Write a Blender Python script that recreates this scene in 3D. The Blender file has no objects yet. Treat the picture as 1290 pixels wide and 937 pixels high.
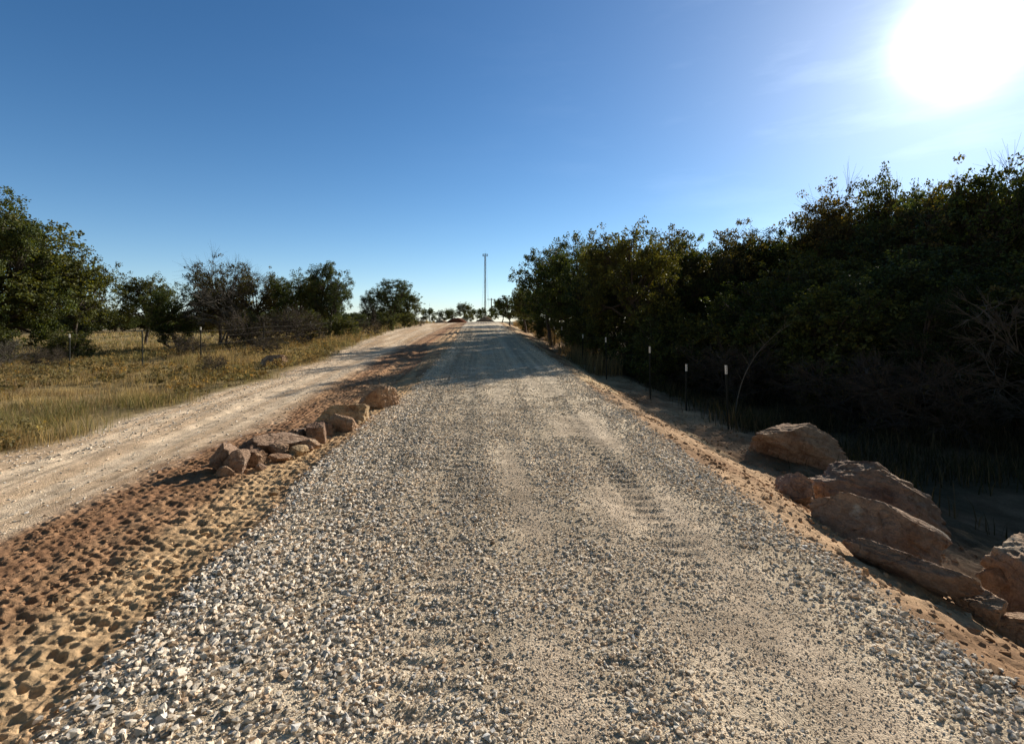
import bpy, bmesh, math, random
import numpy as np
rng = np.random.default_rng(7)
R = math.radians
scene = bpy.context.scene
COL = scene.collection

# ------------------------------------------------------------------ noise + terrain
_L = np.random.default_rng(11).random((512, 512))
def vnoise(x, y):
    x = np.asarray(x, float); y = np.asarray(y, float)
    xi = np.floor(x).astype(int); yi = np.floor(y).astype(int)
    fx = x-xi; fy = y-yi
    fx = fx*fx*(3-2*fx); fy = fy*fy*(3-2*fy)
    a = _L[xi & 511, yi & 511]; b = _L[(xi+1) & 511, yi & 511]
    c = _L[xi & 511, (yi+1) & 511]; d = _L[(xi+1) & 511, (yi+1) & 511]
    return (a*(1-fx)+b*fx)*(1-fy)+(c*(1-fx)+d*fx)*fy
def fbm(x, y, o=4, s=1.0):
    t = 0; a = .5; n = 0
    for i in range(o):
        t = t+a*vnoise(x*s+17.3*i, y*s-9.1*i); n += a; a *= .5; s *= 2.03
    return t/n
def sstep(a, b, x):
    t = np.clip((np.asarray(x, float)-a)/(b-a), 0, 1); return t*t*(3-2*t)
def lerp(a, b, t): return a+(b-a)*t
def cmix(a, b, t):
    t = np.asarray(t)[..., None]; return np.asarray(a)*(1-t)+np.asarray(b)*t

def center(y): return .32-.061*np.asarray(y, float)
def eL(y):      # left edge of the gravel (offset from the centre line)
    y = np.asarray(y, float)
    return -2.11+.45*sstep(6, 13, y)*(1-sstep(30, 50, y))*.9+.09*(vnoise(y*1.1, 3.3)-.5)+.07*(vnoise(y*3.7, 8.3)-.5)
def eR(y):
    y = np.asarray(y, float)
    return 2.13-.2*sstep(30, 55, y)+.12*(vnoise(y*.9, 13.3)-.5)+.07*(vnoise(y*3.1, 18.3)-.5)
_oy = [-10, 2, 4.2, 5.4, 7.6, 14, 22, 42, 64, 130]
_ol = [-8.0, -7.2, -6.9, -6.75, -6.5, -5.9, -6.6, -8.0, -7.6, -7.4]      # left side of the old road
_or = [-3.9, -4.0, -4.2, -4.1, -3.75, -3.95, -4.1, -4.05, -3.6, -3.5]    # its right side
def oL(y): return np.interp(y, _oy, _ol)+.5*(vnoise(np.asarray(y)*.8, 41.)-.5)
def oR(y): return np.interp(y, _oy, _or)
def prof(y):
    y = np.asarray(y, float)
    a = .0266*y; k = .1
    m = np.maximum(-a, -1.73)
    p = -(m+k*np.log(np.exp((-a-m*1)/k)+np.exp((-1.73-m)/k)))
    return p-.7*sstep(74, 150, y)
def height(x, y, fine=True):
    x = np.asarray(x, float); y = np.asarray(y, float)
    u = x-center(y)
    p = prof(y)
    w = sstep(-9, -24, u)*(1-sstep(110, 240, y))
    z = p*(1-w)+w*(-.25+.25*(fbm(x*.06, y*.06, 3)-.5))
    z = z-.05*sstep(-2.05, -2.5, u)-.06*sstep(-3.6, -5.2, u)-.05*sstep(-6.2, -7.6, u)
    far = 1-.45*sstep(18, 45, y)
    d = .60*sstep(2.1, 3.9, u)+.50*sstep(4.2, 7.0, u)
    rise = .9*sstep(11, 24, u)
    z = z-(d-rise)*far*(1-sstep(110, 200, y))
    # small berm where grading left a windrow at the right foot
    z = z+.05*np.exp(-((u-2.9)/.35)**2)*(fbm(x*1.7, y*1.7, 2))
    z = z+.03*(1-(np.clip(np.abs(u), 0, 2.1)/2.1)**2)
    rough = sstep(2.3, 3.6, u)*.09+sstep(-6.6, -7.6, u)*.12+.012
    z = z+rough*(fbm(x*.9, y*.9, 4)-.5)
    if fine:
        z = z+micro(x, y, u)
    return z
def micro(x, y, u):
    l, r = eL(y), eR(y)
    near = 1-sstep(30, 60, y)
    # ---- pad-foot roller marks and tyre ruts in the dirt strip
    inL = sstep(l-.02, l-.22, u)*(1-sstep(oR(y)+.25, oR(y)-.25, u))
    wob = .05*(fbm(x*.5, y*.5, 2)-.5)*4
    cu = (u+wob*.25)/.078; cv = (y*.98+wob*.5)/.095
    iu = np.floor(cu)
    cv2 = cv+.5*(iu % 2)+.35*_L[(iu.astype(int)*7) & 511, 5]
    iv = np.floor(cv2)
    jx = _L[iu.astype(int) & 511, iv.astype(int) & 511]; jy = _L[(iu.astype(int)+91) & 511, (iv.astype(int)+37) & 511]
    jd = _L[(iu.astype(int)+191) & 511, (iv.astype(int)+137) & 511]
    du = (cu-iu-.5-.22*(jx-.5)+.3*(fbm(x*11, y*11, 2)-.5))/(.36+.16*jy); dv = (cv2-iv-.5-.25*(jy-.5)+.3*(fbm(x*11+7, y*11, 2)-.5)+.16*(cu-iu-.5))/(.20+.10*jx)
    q = du*du+dv*dv
    pit = np.exp(-q**2.6)-.30*np.exp(-((np.sqrt(q)-1.45)/.3)**2)
    patch = sstep(.32, .6, fbm(x*.45+9, y*.3, 3))
    pitA = .020*np.clip(1.1*jd+.22,0,1.15)*(.5+.5*patch)*(1-sstep(14, 24, y))
    z = -inL*pit*pitA
    # long ruts further on
    rut = (vnoise(u*5.2+.8*fbm(x*.2, y*.1, 2), y*.05)-.5)*.09*inL*sstep(7, 14, y)*near
    clod = ((fbm(x*9, y*9, 3)-.5)*.042+(fbm(x*28, y*28, 2)-.5)*.018)*inL
    z = z+rut+clod
    # tyre cleats on the paler strip beside the gravel
    band = np.exp(-((u+2.62)/.16)**2)+np.exp(-((u+2.98)/.12)**2)
    z = z+inL*band*.005*np.sign(np.sin(y*2*np.pi/.17+4*u))*(1-sstep(10, 20, y))
    # ---- old road: wash-board and wheel ruts
    inO = sstep(oR(y)+.2, oR(y)-.3, u)*(1-sstep(oL(y)+.2, oL(y)-.2, u))
    z = z+inO*near*(.035*(vnoise(u*3.1, y*.12)-.5)+.02*(fbm(x*6, y*6, 3)-.5)+.012*(vnoise(u*9, y*.5)-.5))
    # ---- right shoulder: soft clods, tracks
    inR = sstep(r+.02, r+.3, u)*(1-sstep(5.5, 7, u))
    z = z+inR*near*(.085*(fbm(x*5, y*5, 4)-.5)+.03*(fbm(x*17, y*17, 3)-.5)+.05*(vnoise(u*6, y*.35)-.5)*sstep(7, 12, y))
    # ---- gravel: pressed lanes and cleats
    inG = sstep(l-.05, l+.1, u)*(1-sstep(r-.1, r+.05, u))
    z = z+inG*(.016*(fbm(x*7, y*7, 4)-.5)+.022*(fbm(x*1.6, y*1.6, 2)-.5))
    lane = np.exp(-((u+.62)/.14)**2)+np.exp(-((u-1.12)/.16)**2)+.6*np.exp(-((u-.35)/.12)**2)
    z = z+inG*lane*(.010*np.sin(y*2*np.pi/.16+.9*np.sin(y*1.3))-.012)*(1-sstep(14, 26, y))*sstep(.3, .6, fbm(x*.7, y*.5+4, 2)+.1)
    return z

# ------------------------------------------------------------------ mesh + tagging helpers
def make_mesh(name, V, F, mat=None, col=None, smooth=False):
    V = np.asarray(V, np.float32); F = np.asarray(F, np.int32)
    me = bpy.data.meshes.new(name)
    n, k = F.shape
    me.vertices.add(len(V)); me.vertices.foreach_set('co', V.ravel())
    me.loops.add(n*k); me.loops.foreach_set('vertex_index', F.ravel())
    me.polygons.add(n)
    me.polygons.foreach_set('loop_start', np.arange(0, n*k, k, dtype=np.int32))
    me.polygons.foreach_set('loop_total', np.full(n, k, np.int32))
    me.polygons.foreach_set('use_smooth', np.full(n, smooth, bool))
    me.update(calc_edges=True)
    if col is not None:
        a = me.color_attributes.new('Col', 'FLOAT_COLOR', 'POINT')
        c = np.ones((len(V), 4), np.float32); c[:, :3] = col
        a.data.foreach_set('color', c.ravel())
    if mat: me.materials.append(mat)
    return me
def link(name, me, parent=None, loc=None, rotz=0, scale=None):
    o = bpy.data.objects.new(name, me); COL.objects.link(o)
    if parent: o.parent = parent
    if loc is not None: o.location = loc
    o.rotation_euler = (0, 0, rotz)
    if scale is not None: o.scale = (scale,)*3 if np.isscalar(scale) else scale
    return o
def tag(o, label, cat, group=None, kind=None):
    if label: o['label'] = label
    if cat: o['category'] = cat
    if group: o['group'] = group
    if kind: o['kind'] = kind
    return o
def empty(name, loc, rotz=0, scale=1):
    o = bpy.data.objects.new(name, None); COL.objects.link(o)
    o.location = loc; o.rotation_euler = (0, 0, rotz)
    o.scale = (scale,)*3 if np.isscalar(scale) else scale
    o.empty_display_size = .2
    return o
def copy_tree(o, parent=None):
    c = o.copy(); COL.objects.link(c)
    if parent: c.parent = parent
    for ch in list(o.children): copy_tree(ch, c)
    return c
def tubes(A, B, ra, rb, k=5):
    """frustums from A to B"""
    A = np.asarray(A, float); B = np.asarray(B, float); ra = np.asarray(ra, float); rb = np.asarray(rb, float)
    d = B-A; L = np.linalg.norm(d, axis=1, keepdims=True)+1e-9; d = d/L
    ref = np.where(np.abs(d[:, 2:3]) > .9, np.array([[1., 0, 0]]), np.array([[0., 0, 1.]]))
    s = np.cross(d, ref); s /= np.linalg.norm(s, axis=1, keepdims=True); t = np.cross(d, s)
    th = np.arange(k)*2*np.pi/k
    ring = s[:, None]*np.cos(th)[None, :, None]+t[:, None]*np.sin(th)[None, :, None]
    V = np.concatenate([A[:, None]+ring*ra[:, None, None], B[:, None]+ring*rb[:, None, None]], 1)
    n = len(A); base = (np.arange(n)*2*k)[:, None]; i = np.arange(k)[None]; j = (i+1) % k
    F = np.stack([base+i, base+j, base+k+j, base+k+i], -1).reshape(-1, 4)
    return V.reshape(-1, 3), F
def join(parts):
    Vs, Fs, o = [], [], 0
    for V, F in parts:
        Vs.append(V); Fs.append(F+o); o += len(V)
    return np.concatenate(Vs), np.concatenate(Fs)
def box(cx, cy, cz, sx, sy, sz):
    V = np.array([[x, y, z] for z in (-.5, .5) for y in (-.5, .5) for x in (-.5, .5)])*[sx, sy, sz]+[cx, cy, cz]
    F = np.array([[0, 2, 3, 1], [4, 5, 7, 6], [0, 1, 5, 4], [2, 6, 7, 3], [0, 4, 6, 2], [1, 3, 7, 5]])
    return V, F

# ------------------------------------------------------------------ materials
class NT:
    def __init__(s, name):
        s.m = bpy.data.materials.new(name); s.m.use_nodes = True; s.t = s.m.node_tree; s.t.nodes.clear()
    def n(s, t, **kw):
        x = s.t.nodes.new(t)
        for k, v in kw.items():
            if k.startswith('i_'): x.inputs[k[2:].replace('_', ' ')].default_value = v
            else: setattr(x, k, v)
        return x
    def l(s, a, b): s.t.links.new(a, b)
def ramp(nt, fac, stops):
    r = nt.n('ShaderNodeValToRGB')
    e = r.color_ramp.elements
    while len(e) < len(stops): e.new(.5)
    for el, (p, c) in zip(e, stops): el.position = p; el.color = (*c, 1)
    nt.l(fac, r.inputs[0]); return r.outputs[0]
def mixc(nt, a, b, f, mode='MIX'):
    m = nt.n('ShaderNodeMix', data_type='RGBA', blend_type=mode)
    for s, v in ((m.inputs[6], a), (m.inputs[7], b), (m.inputs[0], f)):
        if isinstance(v, (int, float)): s.default_value = v
        elif isinstance(v, tuple): s.default_value = (*v, 1)
        else: nt.l(v, s)
    return m.outputs[2]
def noise(nt, co, scale, detail=5, rough=.6):
    n = nt.n('ShaderNodeTexNoise'); n.inputs['Scale'].default_value = scale
    n.inputs['Detail'].default_value = detail; n.inputs['Roughness'].default_value = rough
    nt.l(co, n.inputs['Vector']); return n.outputs['Fac']
def finish(nt, col, bump=None, rough=.9, spec=.2, strength=.5, dist=.02, trans=0, transcol=None):
    p = nt.n('ShaderNodeBsdfPrincipled'); p.inputs['Roughness'].default_value = rough
    p.inputs['Specular IOR Level'].default_value = spec
    if isinstance(col, tuple): p.inputs['Base Color'].default_value = (*col, 1)
    else: nt.l(col, p.inputs['Base Color'])
    if bump is not None:
        b = nt.n('ShaderNodeBump'); b.inputs['Strength'].default_value = strength; b.inputs['Distance'].default_value = dist
        nt.l(bump, b.inputs['Height']); nt.l(b.outputs[0], p.inputs['Normal'])
    o = nt.n('ShaderNodeOutputMaterial')
    if trans:
        t = nt.n('ShaderNodeBsdfTranslucent'); m = nt.n('ShaderNodeMixShader'); m.inputs[0].default_value = trans
        if transcol is not None: nt.l(transcol, t.inputs[0])
        elif isinstance(col, tuple): t.inputs[0].default_value = (*col, 1)
        else: nt.l(col, t.inputs[0])
        nt.l(p.outputs[0], m.inputs[1]); nt.l(t.outputs[0], m.inputs[2]); nt.l(m.outputs[0], o.inputs[0])
    else: nt.l(p.outputs[0], o.inputs[0])
    return nt.m
def mat_ground(name, fine=60, stones=0., bs=.6, dist=.02):
    nt = NT(name); co = nt.n('ShaderNodeTexCoord').outputs['Object']
    a = nt.n('ShaderNodeAttribute', attribute_name='Col').outputs['Color']
    n1 = noise(nt, co, fine, 6, .7); n2 = noise(nt, co, 3.1, 5, .65)
    c = mixc(nt, a, ramp(nt, n2, [(.3, (.62, .60, .58)), (.7, (1.25, 1.25, 1.25))]), 1., 'MULTIPLY')
    c = mixc(nt, c, ramp(nt, n1, [(.3, (.72, .70, .68)), (.72, (1.22, 1.22, 1.2))]), 1., 'MULTIPLY')
    h = n1
    if stones:
        v = nt.n('ShaderNodeTexVoronoi'); v.inputs['Scale'].default_value = 90; nw = nt.n('ShaderNodeTexNoise'); nw.inputs['Scale'].default_value = 20; nt.l(co, nw.inputs['Vector']); wv = nt.n('ShaderNodeVectorMath', operation='MULTIPLY_ADD'); wv.inputs[1].default_value = (.06, .06, .06); nt.l(nw.outputs['Color'], wv.inputs[0]); nt.l(co, wv.inputs[2]); nt.l(wv.outputs[0], v.inputs['Vector'])
        bw = nt.n('ShaderNodeSeparateColor'); nt.l(v.outputs['Color'], bw.inputs[0])
        c = mixc(nt, c, mixc(nt, c, ramp(nt, bw.outputs[0], [(0, (.5, .48, .46)), (.5, (.95, .95, .95)), (1, (1.6, 1.62, 1.65))]), 1., 'MULTIPLY'), stones)
        inv = nt.n('ShaderNodeMath', operation='SUBTRACT'); inv.inputs[0].default_value = .6; nt.l(v.outputs['Distance'], inv.inputs[1])
        ad = nt.n('ShaderNodeMath', operation='MULTIPLY_ADD'); nt.l(n1, ad.inputs[0]); ad.inputs[1].default_value = .5; nt.l(inv.outputs[0], ad.inputs[2])
        h = ad.outputs[0]
    return finish(nt, c, h, .95, .1, bs, dist)
def mat_attr(name, rough=.9, spec=.2, bumpscale=None, trans=0, warm=None, objrand=True, dist=.006):
    nt = NT(name)
    c = nt.n('ShaderNodeAttribute', attribute_name='Col').outputs['Color']
    b = None
    if objrand:
        oi = nt.n('ShaderNodeObjectInfo')
        c = mixc(nt, c, ramp(nt, oi.outputs['Random'], [(0, (.7, .75, .7)), (.5, (1, 1, 1)), (1, (1.2, 1.1, 1.))]), 1., 'MULTIPLY')
    if bumpscale:
        co = nt.n('ShaderNodeTexCoord').outputs['Object']; b = noise(nt, co, bumpscale, 5, .65)
        c = mixc(nt, c, ramp(nt, b, [(.3, (.75, .74, .72)), (.7, (1.15, 1.15, 1.15))]), 1., 'MULTIPLY')
    tc = None
    if warm: tc = mixc(nt, c, warm, 1., 'MULTIPLY')
    return finish(nt, c, b, rough, spec, .6, dist, trans, tc)
def mat_plain(name, col, rough=.6, metal=0, var=.25, scale=30):
    nt = NT(name); co = nt.n('ShaderNodeTexCoord').outputs['Object']
    n1 = noise(nt, co, scale, 5, .6)
    c = mixc(nt, col, ramp(nt, n1, [(.3, (1-var,)*3), (.7, (1+var,)*3)]), 1., 'MULTIPLY')
    m = finish(nt, c, n1, rough, .3, .25, .004)
    m.node_tree.nodes['Principled BSDF'].inputs['Metallic'].default_value = metal
    return m
def mat_boulder(name, base, pale, dark):
    nt = NT(name); co = nt.n('ShaderNodeTexCoord').outputs['Object']
    oi = nt.n('ShaderNodeObjectInfo')
    ad = nt.n('ShaderNodeVectorMath', operation='ADD'); nt.l(co, ad.inputs[0])
    cb = nt.n('ShaderNodeCombineXYZ'); mu = nt.n('ShaderNodeMath', operation='MULTIPLY'); mu.inputs[1].default_value = 40
    nt.l(oi.outputs['Random'], mu.inputs[0]); nt.l(mu.outputs[0], cb.inputs[0]); nt.l(cb.outputs[0], ad.inputs[1]); co = ad.outputs[0]
    n1 = noise(nt, co, 2.3, 7, .62); n2 = noise(nt, co, 14, 7, .7); n3 = noise(nt, co, 70, 5, .7)
    c = ramp(nt, n1, [(.34, dark), (.47, base), (.58, base), (.68, pale)])
    c = mixc(nt, c, ramp(nt, n2, [(.3, (.62, .56, .52)), (.5, (1, 1, 1)), (.72, (1.3, 1.28, 1.25))]), 1., 'MULTIPLY')
    c = mixc(nt, c, ramp(nt, n3, [(.3, (.75, .73, .7)), (.7, (1.2, 1.2, 1.2))]), 1., 'MULTIPLY')
    # bedding planes
    mp = nt.n('ShaderNodeMapping'); mp.inputs['Scale'].default_value = (1.6, 2.2, 6); mp.inputs['Rotation'].default_value = (.25, .5, 0)
    nt.l(co, mp.inputs[0]); ns = noise(nt, mp.outputs[0], 1.4, 5, .6)
    c = mixc(nt, c, ramp(nt, ns, [(.30, (.75, .70, .66)), (.40, (1, 1, 1)), (.66, (1, 1, 1)), (.74, (1.15, 1.12, 1.06))]), 1., 'MULTIPLY')
    hs_ = nt.n('ShaderNodeMath', operation='MULTIPLY'); nt.l(ns, hs_.inputs[0]); hs_.inputs[1].default_value = .35; h = nt.n('ShaderNodeMath', operation='MULTIPLY_ADD'); nt.l(n2, h.inputs[0]); h.inputs[1].default_value = 1.5; nt.l(hs_.outputs[0], h.inputs[2])
    h2 = nt.n('ShaderNodeMath', operation='MULTIPLY_ADD'); nt.l(n3, h2.inputs[0]); h2.inputs[1].default_value = .35; nt.l(h.outputs[0], h2.inputs[2])
    nd = nt.n('ShaderNodeTexNoise'); nd.inputs['Scale'].default_value = 3.; nd.inputs['Detail'].default_value = 6; nt.l(co, nd.inputs['Vector'])
    wp = nt.n('ShaderNodeVectorMath', operation='MULTIPLY_ADD'); wp.inputs[1].default_value = (.5, .5, .5); nt.l(nd.outputs['Color'], wp.inputs[0]); nt.l(co, wp.inputs[2])
    vo = nt.n('ShaderNodeTexVoronoi', feature='DISTANCE_TO_EDGE'); vo.inputs['Scale'].default_value = 1.1; nt.l(wp.outputs[0], vo.inputs['Vector'])
    ck = ramp(nt, vo.outputs[0], [(.0, (.25, .25, .25)), (.012, (1, 1, 1))])
    c = mixc(nt, c, mixc(nt, (.55, .48, .43), (1., 1., 1.), ck), 1., 'MULTIPLY')
    h3 = nt.n('ShaderNodeMath', operation='MULTIPLY_ADD'); nt.l(ck, h3.inputs[0]); h3.inputs[1].default_value = .15; nt.l(h2.outputs[0], h3.inputs[2])
    return finish(nt, c, h3.outputs[0], .9, .15, 1., .05)
M = dict(
    gravel=mat_ground('crushed_gravel', 120, .3, .6, .008),
    dirt=mat_ground('graded_dirt', 45, 0, .7, .02),
    old=mat_ground('old_caliche', 38, .45, .6, .015),
    soil=mat_ground('soil', 30, 0, .8, .03),
    stone=mat_attr('limestone_chips', .95, .05, 90, 0, None, False),
    leaf=mat_attr('oak_leaf', .6, .22, None, .28, (1.7, 1.5, .5)),
    bark=mat_plain('bark', (.075, .06, .048), .95, 0, .45, 14),
    palebark=mat_plain('pale_bark', (.125, .11, .09), .95, 0, .35, 14),
    grass=mat_attr('dry_grass', .8, .15, None, .35, (1.3, 1.15, .8), False),
    red=mat_boulder('red_sandstone', (.54, .365, .245), (.76, .62, .47), (.32, .185, .115)),
    tan=mat_boulder('tan_sandstone', (.60, .45, .28), (.75, .61, .42), (.38, .23, .13)),
    brown=mat_boulder('brown_sandstone', (.42, .29, .21), (.60, .48, .38), (.24, .15, .11)),
    streaked=mat_boulder('streaked_sandstone', (.48, .34, .25), (.80, .72, .60), (.40, .23, .14)),
    post=mat_plain('post_steel', (.018, .022, .02), .6, .3),
    white=mat_plain('white_paint', (.78, .78, .75), .5, 0, .1),
    rust=mat_plain('rusty_wire', (.09, .08, .07), .7, .4),
    steel=mat_plain('galvanised_steel', (.20, .21, .23), .6, .3),
    dark=mat_plain('dark_fitting', (.05, .05, .06), .6),
    roofwhite=mat_plain('white_metal_roof', (.8, .8, .8), .4),
    shedwall=mat_plain('shed_cladding', (.3, .27, .23), .7),
    wood=mat_plain('pole_wood', (.13, .10, .075), .9),
)
# ------------------------------------------------------------------ ground strips
def ground_color(x, y, u, z):
    l, r = eL(y), eR(y)
    n = fbm(x*.8, y*.8, 4); n2 = fbm(x*.25+5, y*.25, 3); n3 = fbm(x*4, y*4, 3)
    streak = fbm(u*4.5, y*.18, 3)
    # gravel
    g = cmix((.56, .46, .335), (.74, .62, .46), sstep(.35, .65, n))
    g = cmix(g, np.array((.63, .50, .375)), sandy(u, y)*.85)
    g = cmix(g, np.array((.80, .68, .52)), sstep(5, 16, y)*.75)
    g = g*(.70+.60*gstreak(u, y))[..., None]
    # dirt strip
    dt = cmix((.56, .38, .22), (.34, .19, .105), sstep(.4, .62, n2*.5+streak*.5))
    dt = cmix(dt, np.array((.68, .48, .28)), np.exp(-((u-l+.45)/.4)**2)*(1-sstep(9, 16, y))*.9)
    dt = cmix(dt, np.array((.33, .185, .105)), sstep(-2.75, -3.15, u)*.75)
    # old road
    od = cmix((.74, .545, .365), (.90, .71, .51), sstep(.35, .65, streak))
    od = cmix(od, np.array((.62, .40, .22)), sstep(.5, .75, fbm(u*1.3+3, y*.09, 2))*.7)
    # shoulder
    sh = cmix((.55, .37, .225), (.36, .22, .125), sstep(.35, .65, n))
    sh = cmix(sh, np.array((.72, .54, .33)), sstep(.5, .68, fbm(u*3.2, y*.22+7, 3))*sstep(6, 10, y)*(1-sstep(3.6, 4.4, u)))
    # field
    fd = cmix((.36, .27, .13), (.25, .19, .09), sstep(.35, .65, n2))
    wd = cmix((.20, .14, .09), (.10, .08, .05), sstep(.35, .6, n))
    c = g
    e = .16*(n3-.5)*2
    c = cmix(c, dt, sstep(l+.10, l-.12, u+e*.6))
    c = cmix(c, od, sstep(oR(y)+.35, oR(y)-.35, u+e+.5*(n-.5)))
    c = cmix(c, fd, sstep(oL(y)+.3, oL(y)-.3, u+e))
    c = cmix(c, sh, sstep(r-.10, r+.16, u+e*.6))
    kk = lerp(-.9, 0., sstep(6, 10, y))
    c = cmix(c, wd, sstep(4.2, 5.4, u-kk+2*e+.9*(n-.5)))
    c = cmix(c, np.array((.10, .085, .04)), sstep(110, 200, y))
    return c
def gstreak(u, y): return lerp(.5, .55*vnoise(u*6.3+.3*vnoise(y*.3, 2.), y*.05)+.45*vnoise(u*15, y*.11), sstep(2.5, 6, y))
def sandy(u, y):
    """0 = full stone cover, 1 = bare sandy fines"""
    m = .75*np.exp(-((u-.05)/.22)**2)+.55*np.exp(-((u+.55)/.10)**2)+.75*sstep(.45, .9, u)*(1-sstep(1.4, 1.85, u))
    m = m*(.15+1.7*sstep(.3, .7, fbm(u*2.2+4, y*.9, 4)))*.66
    return np.clip(m-.05, 0, 1)
rows = np.concatenate([np.arange(-7, 1.2, .12), 1.2*1.0065**np.arange(0, int(math.log(130/1.2)/math.log(1.0065))), [130.]])
def strip(name, ua, ub, n, mat, ygrid=rows, bias=None, fine=True):
    y = ygrid[:, None]; a = ua(ygrid)[:, None]; b = ub(ygrid)[:, None]
    t = (np.linspace(0, 1, n) if bias is None else bias)[None]
    u = a+(b-a)*t; Y = np.broadcast_to(y, u.shape); X = u+center(Y)
    Z = height(X, Y, fine)
    V = np.stack([X, Y, Z], -1).reshape(-1, 3)
    m, k = u.shape; i = np.arange(m-1)[:, None]*k+np.arange(k-1)[None]
    F = np.stack([i, i+1, i+k+1, i+k], -1).reshape(-1, 4)
    c = ground_color(X, Y, u, Z).reshape(-1, 3)
    o = link(name, make_mesh(name, V, F, mat, c, True)); o['kind'] = 'structure'
    return o
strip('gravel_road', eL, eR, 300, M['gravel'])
rowsf = np.concatenate([rows[rows < 1.5], 1.5*1.0035**np.arange(0, int(math.log(12/1.5)/math.log(1.0035))), rows[rows > 12.05]])
strip('dirt_strip', oR, eL, 230, M['dirt'], rowsf)
strip('old_road', oL, oR, 150, M['old'])
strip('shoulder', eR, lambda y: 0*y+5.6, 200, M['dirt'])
tb = np.concatenate([[0], np.cumsum(1.05**np.arange(150))]); tb = tb/tb[-1]
rows2 = rows[::3] if rows[::3][-1] == 130 else np.append(rows[::3], 130.)
# the field and the woodland floor butt against the strips, so they keep the same rows
strip('grass_field', lambda y: -900+0*y, oL, 151, M['soil'], rows, 1-tb[::-1])
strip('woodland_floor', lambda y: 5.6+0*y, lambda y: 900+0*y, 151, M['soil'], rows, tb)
yf = 130*1.06**np.arange(0, 62)
def far_sheet():
    X = np.sinh(np.linspace(-7, 7, 241))/math.sinh(7)*4200
    Y = np.broadcast_to(yf[:, None], (len(yf), len(X))); XX = np.broadcast_to(X[None], Y.shape)
    Z = height(XX, Y, False); Z = Z+4*(fbm(XX*.004, Y*.004, 3)-.5)*sstep(250, 900, Y)-1.5*sstep(200, 900, Y)
    V = np.stack([XX, Y, Z-.02*(1-sstep(130, 135, Y))], -1).reshape(-1, 3)
    m, k = Y.shape; i = np.arange(m-1)[:, None]*k+np.arange(k-1)[None]
    F = np.stack([i, i+1, i+k+1, i+k], -1).reshape(-1, 4)
    o = link('ground', make_mesh('ground', V, F, M['soil'], ground_color(XX, Y, XX-center(Y), Z).reshape(-1, 3), True)); o['kind'] = 'structure'
far_sheet()

# ------------------------------------------------------------------ crushed stone
def hulls(n, seed, pts=(9, 13)):
    r = np.random.default_rng(seed); out = []
    for i in range(n):
        bm = bmesh.new(); k = int(r.integers(*pts))
        P = r.normal(size=(k, 3)); P /= np.linalg.norm(P, axis=1, keepdims=True); P *= r.uniform(.75, 1.1, (k, 1))
        vs = [bm.verts.new(p) for p in P]
        g = bmesh.ops.convex_hull(bm, input=vs)
        bmesh.ops.delete(bm, geom=[v for v in bm.verts if not v.link_faces], context='VERTS')
        bmesh.ops.triangulate(bm, faces=bm.faces)
        bm.verts.index_update()
        out.append((np.array([v.co for v in bm.verts]), np.array([[v.index for v in f.verts] for f in bm.faces])))
        bm.free()
    return out
HT = hulls(60, 3, (8, 13))
def rand_rot(n, r):
    q = r.normal(size=(n, 4)); q /= np.linalg.norm(q, axis=1, keepdims=True); w, x, y, z = q.T
    return np.stack([1-2*(y*y+z*z), 2*(x*y-z*w), 2*(x*z+y*w), 2*(x*y+z*w), 1-2*(x*x+z*z), 2*(y*z-x*w), 2*(x*z-y*w), 2*(y*z+x*w), 1-2*(x*x+y*y)], -1).reshape(n, 3, 3)
def scatter(name, X, Y, S, colr, label, sink=.25, seed=1, flat=(.45, .75)):
    r = np.random.default_rng(seed); n = len(X)
    Z = height(X, Y)
    rot = rand_rot(n, r); sink = np.broadcast_to(sink, (n,))
    asp = np.stack([r.uniform(.8, 1.25, n), r.uniform(.6, 1., n), r.uniform(*flat, n)], -1)
    yaw = r.uniform(0, 6.28, n)
    Vs, Fs, Cs, o = [], [], [], 0
    idx = r.integers(0, len(HT), n)
    for h, (HV, HF) in enumerate(HT):
        s = np.where(idx == h)[0]
        if len(s) == 0: continue
        P = np.einsum('nij,kj->nki', rot[s], HV)*asp[s][:, None]
        # tilt a little only: flat faces settle on the ground
        c, sn = np.cos(yaw[s])[:, None], np.sin(yaw[s])[:, None]
        P = np.stack([P[..., 0]*c-P[..., 1]*sn, P[..., 0]*sn+P[..., 1]*c, P[..., 2]], -1)*(S[s]/2)[:, None, None]
        P[..., 0] += X[s][:, None]; P[..., 1] += Y[s][:, None]
        P[..., 2] += (Z[s]+S[s]*(.5*asp[s][:, 2]-sink[s]))[:, None]
        k = len(HV); Vs.append(P.reshape(-1, 3)); Fs.append((HF[None]+(np.arange(len(s))*k)[:, None, None]+o).reshape(-1, 3)); o += k*len(s)
        Cs.append(np.repeat(colr[s], k, 0))
    ob = link(name, make_mesh(name, np.concatenate(Vs), np.concatenate(Fs), M['stone'], np.concatenate(Cs), False))
    tag(ob, label, 'gravel', None, 'stuff')
    return ob
def stone_cols(n, r):
    v = r.uniform(.58, .98, n)[:, None]
    w = r.random(n)[:, None]
    c = v*np.where(w < .5, [[1, .885, .735]], np.where(w < .8, [[1., .83, .64]], np.where(w < .92, [[.82, .78, .73]], [[.85, .62, .42]])))
    c = np.where(r.random(n)[:, None] < .07, c*.4, c)
    return c
r = np.random.default_rng(21)
XX, YY, SS = [], [], []
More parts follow.
